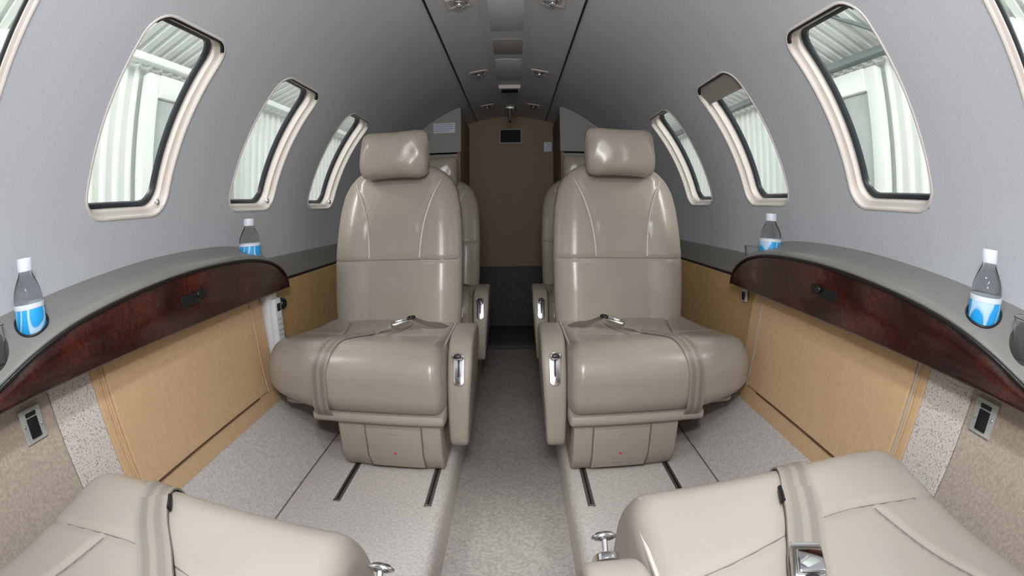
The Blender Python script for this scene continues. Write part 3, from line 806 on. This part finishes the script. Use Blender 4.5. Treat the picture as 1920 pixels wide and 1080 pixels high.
def cup(x, y, z, label):
    t = thing('clear_cup', (x, y, z), label, 'cup', 'clear plastic cups on the ledges')
    V, F = lathe([(.001, 0), (.026, 0), (.0275, .002), (.033, .055), (.034, .056), (.0335, .057), (.032, .056), (.0262, .004), (.001, .003)]); mk('cup_body', V, F, 'clear', t)
    V, F = tube([(.0335*math.cos(2*PI*i/32), .0335*math.sin(2*PI*i/32), .056) for i in range(32)], .0012, 8, closed=True); mk('rim', V, F, 'clear', t)
cup(-.674, .225, -.018, 'clear cup cut by the left picture edge, beside the near bottle')
cup(.674, .235, -.018, 'clear cup cut by the right picture edge, beside the near bottle')
cup(.676, 1.105, -.010, 'faint clear cup beside the far bottle on the right ledge')
# black drink-holder rims by the near bottles
for s in (-1, 1):
    wx, wy, wz, wr = WELLS[s][0]
    V, F = tube([(s*wx+(wr+.0005)*math.cos(2*PI*i/32), wy+(wr+.0005)*math.sin(2*PI*i/32), SURF[s](abs(s*wx+(wr+.0005)*math.cos(2*PI*i/32)), wy+(wr+.0005)*math.sin(2*PI*i/32))+.0008) for i in range(32)], .0022, 8, closed=True)
    tag(mk('cup_holder', V, F, 'black', origin=(s*.674, .335, .006)), 'black ring of the drink holder round the near %s bottle' % ('left' if s < 0 else 'right'), 'cup holder', 'drink holder rings')
# ---------------------------------------------------------------- small wall fittings
def outlet(s, y, z, w_, h_, label, big=True):
    x = lx(z)-.0085; org = (s*x, y, z)
    t = thing('switch_plate', org, label, 'switch', 'small wall fittings below the ledges')
    V, F = box(s*x-.003, s*x+.003, y-w_/2, y+w_/2, z-h_/2, z+h_/2, .002); mk('plate', V, F, 'plate', t, origin=org)
    xi = s*(x-.0035)
    V, F = box(xi-.002, xi+.002, y-w_*.24, y+w_*.24, z-h_*.36, z+h_*.22, .001); mk('rocker', V, F, 'black', t, origin=org)
    if big:
        V, F = box(xi-.002, xi+.002, y-w_*.24, y+w_*.24, z+h_*.27, z+h_*.38, .001); mk('rocker', V, F, 'black', t, origin=org)
        for dy in (-1, 1):
            V, F = sph((xi, y+dy*w_*.38, z-h_*.05*dy), .002, .003, .003, 10); mk('screw', V, F, 'chrome', t, origin=org)
outlet(-1, .270, -.114, .050, .052, 'grey switch plate with black rocker under the near end of the left ledge')
outlet(1, .285, -.112, .050, .052, 'grey outlet plate with black rocker under the near end of the right ledge')
outlet(1, 1.150, -.095, .034, .040, 'tiny switch plate under the far end of the right ledge', False)
# handset unit on the left wall
zc = -.160; org = (-.675, 1.108, zc)
t = thing('cabin_handset', org, 'white cabin handset with small dark display on the wall beside the left facing seat', 'handset')
V, F = box(-.685, -.652, 1.074, 1.128, -.262, -.068, .006); mk('cradle', V, F, 'white', t, origin=org)
V, F = box(-.660, -.636, 1.082, 1.124, -.258, -.086, .007); hs = mk('handset', V, F, 'white', t, origin=org)
V, F = box(-.6375, -.6350, 1.093, 1.114, -.122, -.100, .001); mk('display', V, F, 'black', hs, origin=org)
for i in range(7):
    for j in range(3):
        V, F = box(-.6375, -.6345, 1.089+j*.0115, 1.097+j*.0115, -.139-i*.015-.007, -.139-i*.015, .001); mk('key', V, F, 'plate', hs, origin=org)
org = (-.676, 1.190, -.118)
V, F = lathe([(.001, 0), (.017, 0), (.017, .006), (.013, .012), (.001, .013)], axis='x')
t = thing('volume_knob', org, 'dark round knob on the wall just aft of the white handset', 'knob')
mk('knob', [(v[0], v[1], v[2]) for v in V], F, 'black', t)
V, F = lathe([(.001, -.003), (.020, -.003), (.020, 0), (.001, .001)], axis='x'); mk('backplate', V, F, 'plate', t)
# ---------------------------------------------------------------- ceiling fittings
LB = {(-1, 0): 'reading light in the ceiling at the top edge, left of centre', (1, 0): 'reading light in the ceiling at the top edge, right of centre',
      (-1, 1): 'middle reading light on the left side of the ceiling panel', (1, 1): 'middle reading light on the right side of the ceiling panel',
      (-1, 2): 'farthest small reading light on the left side of the ceiling panel', (1, 2): 'farthest small reading light on the right side of the ceiling panel'}
for s in (-1, 1):
    for k, y in enumerate((1.165, 1.87, 2.50)):
        x = s*.128; z = ceil_z(.128); org = (x, y, z)
        t = thing('reading_light', org, 'chrome '+LB[(s, k)], 'ceiling light', 'reading lights along the ceiling')
        # square bezel bent along the panel, recess, tilted lamp
        V, F = [], []
        o1 = rrect(-.036, .036, -.034, .034, .006, 4); rings = []
        for ins, h in ((0, .002), (0, -.003), (.004, -.005), (.010, -.004), (.013, .004)):
            rings.append([(x+p[0], y+p[1], ceil_z(x+p[0])+h) for p in inset(o1, ins, (0, 0), (.072, .068))])
        V, F = loft(rings, cap=False); mk('bezel', V, F, 'reveal', t, origin=org)
        V, F = lathe([(.001, -.004), (.022, -.004), (.0235, -.0075), (.0205, -.010), (.018, -.006), (.001, -.005)], c=(x, y, z), n=28); mk('ring', V, F, 'chrome', t, origin=org)
        V, F = lathe([(.001, -.0052), (.022, -.0052), (.022, -.0042), (.001, -.0042)], c=(x, y, z), n=28); mk('recess', V, F, 'black', t, origin=org)
        V, F = sph((x, y+.002, z-.0095), .0115, .0115, .010, 18); mk('lamp_ball', V, F, 'lens', t, origin=org)
# small framed sign
org = (0, 2.13, .722)
t = thing('ceiling_sign', org, 'small framed dark sign on the ceiling ahead of the aft wall', 'sign')
V, F = box(-.052, .052, 2.085, 2.175, .712, .733, .005); mk('frame', V, F, 'reveal', t, origin=org)
V, F = box(-.040, .040, 2.098, 2.158, .708, .716, .002); mk('sign_face', V, F, 'dullblack', t, origin=org)
# hanging latch
org = (0, 2.55, .735)
t = thing('ceiling_latch', org, 'small metal latch with two prongs hanging from the ceiling before the aft wall', 'latch')
V, F = box(-.030, .026, 2.53, 2.57, .715, .738, .004); mk('latch_plate', V, F, 'steel', t, origin=org)
V, F = tube([(-.006, 2.55, .715), (-.004, 2.545, .69), (-.004, 2.54, .645)], .0075, 10); mk('prong', V, F, 'steel', t, origin=org)
V, F = tube([(.012, 2.55, .715), (.024, 2.545, .70), (.030, 2.54, .672)], .006, 10); mk('prong', V, F, 'steel', t, origin=org)
V, F = sph((-.004, 2.54, .638), .008, .008, .007, 12); mk('prong_tip', V, F, 'black', t, origin=org)
# aft wall fittings
org = (0, YB-.006, .605)
t = thing('bulkhead_vent', org, 'dark rectangular vent high on the brown aft wall', 'vent')
V, F = box(-.076, .070, YB-.010, YB-.001, .555, .655, .004); mk('frame', V, F, 'partition', t, origin=org)
V, F = box(-.066, .060, YB-.014, YB-.008, .565, .645, .002); mk('grille', V, F, 'dullblack', t, origin=org)
def placard(x0, x1, y, z0, z1, label):
    org = ((x0+x1)/2, y, (z0+z1)/2); t = thing('placard', org, label, 'placard', 'white instruction placards')
    V, F = box(x0, x1, y-.003, y, z0, z1, .001); mk('card', V, F, 'paper', t, origin=org)
    for i in range(4):
        zz = z1-(i+.8)*(z1-z0)/4.8
        V, F = box(x0+.010, x1-.010-(.02 if i == 3 else 0), y-.0042, y-.0028, zz-.003, zz+.003, .0005); mk('text_line', V, F, 'ink', t, origin=org)
placard(-.402, -.288, 2.349, .548, .603, 'white placard with faint lines of text on the left aft partition')
placard(.205, .254, YB-.002, .505, .566, 'small white placard on the brown aft wall beside the right partition')
# aft partitions (closets) either side of the aisle
def partition(s):
    side = 'left' if s < 0 else 'right'
    org = (s*.45, 2.6, 0)
    t = thing('aft_partition', org, 'grey partition across the cabin behind the rear %s seat' % side, 'partition', 'aft partitions')
    def plate(z0, z1, y, xi, m, name, th=.02):
        outl = [(xi, z0)]; nz = 20
        for i in range(nz+1):
            z = z0+(z1-z0)*i/nz; outl.append((max(xi+.001, math.sqrt(max(.0, (R-.003)**2-z*z))), z))
        outl.append((xi, z1)) if outl[-1][0] > xi+.002 else None
        V, F = loft([[(s*a, yy, b) for a, b in outl] for yy in (y, y+th)])
        mk(name, V, F, m, t, origin=org, smooth=False)
    plate(.443, .684, 2.350, .258, 'partition', 'upper_panel')
    plate(-.50, .436, 2.372, .270, 'partition', 'lower_panel')
    V, F = box(*sorted((s*.262, s*.280)), 2.371, YB-.004, -.58, .665, .002); mk('side_panel', V, F, 'brown', t, origin=org)
partition(-1); partition(1)
# ---------------------------------------------------------------- the hangar outside the windows
def hangar(s):
    side = 'left' if s < 0 else 'right'; X_ = 4.5
    # ribbed wall
    prof = []; y = -3.0
    while y < 16:
        for dy, dx in ((0, 0), (.10, 0), (.13, .07), (.17, .07), (.20, 0)): prof.append((y+dy, dx))
        y += .22
    V, F = loft([[(s*(X_-dx), yy, z) for yy, dx in prof] for z in (-1.8, 2.25)], closed=False, cap=False)
    tag(mk('wall_hangar_'+side, V, F, 'hwall', smooth=False, fix=False), kind='structure')
    # ribbed roof panel rising towards the middle
    V, F = loft([[(s*(X_-t_), yy, 2.25+t_*.32+dx) for yy, dx in prof] for t_ in (-.1, 2.6)], closed=False, cap=False)
    tag(mk('ceiling_hangar_'+side, V, F, 'hwall', smooth=False, fix=False), kind='structure')
    org = (s*4.35, 5.0, 0)
    t = thing('hangar_door', org, 'grey sliding hangar door outside the %s windows' % side, 'door', 'hangar doors outside')
    V, F = box(*sorted((s*4.30, s*4.38)), 4.04, 6.0, -1.8, 1.80, .01); mk('door_leaf', V, F, 'hdoor', t, origin=org)
    V, F = box(*sorted((s*4.26, s*4.40)), 3.82, 4.04, -1.8, 2.1, .01); mk('door_jamb', V, F, 'hwall', t, origin=org)
    V, F = box(*sorted((s*4.24, s*4.42)), 4.042, 6.2, 1.802, 2.1, .01); mk('door_header', V, F, 'hwall', t, origin=org)
    org = (s*4.2, 5, 2.2)
    V, F = box(*sorted((s*4.12, s*4.24)), 3.1, 15, 2.16, 2.26, .01)
    o = mk('roof_beam', V, F, 'hbeam' if s > 0 else 'hwall', origin=org); tag(o, '%s horizontal beam along the hangar wall outside the %s windows' % ('dark' if s > 0 else 'white', side), 'beam')
    if s > 0:
        V, F = tube([(4.2, 3.1, 2.2), (3.3, 4.2, 2.75)], .03, 8); tag(mk('roof_brace', V, F, 'hbeam', origin=(4.2, 3.1, 2.2)), 'thin diagonal brace under the hangar roof outside the right windows', 'brace')
hangar(-1); hangar(1)
V, F = box(-7, 7, -5, 18, -1.9, -1.8, .01); tag(mk('floor_hangar', V, F, 'hfloor', smooth=False), kind='structure')
V, F = box(-7, 7, 16, 16.1, -1.8, 4, .01); tag(mk('wall_hangar_end', V, F, 'hwall', smooth=False), kind='structure')
bpy.context.view_layer.update()
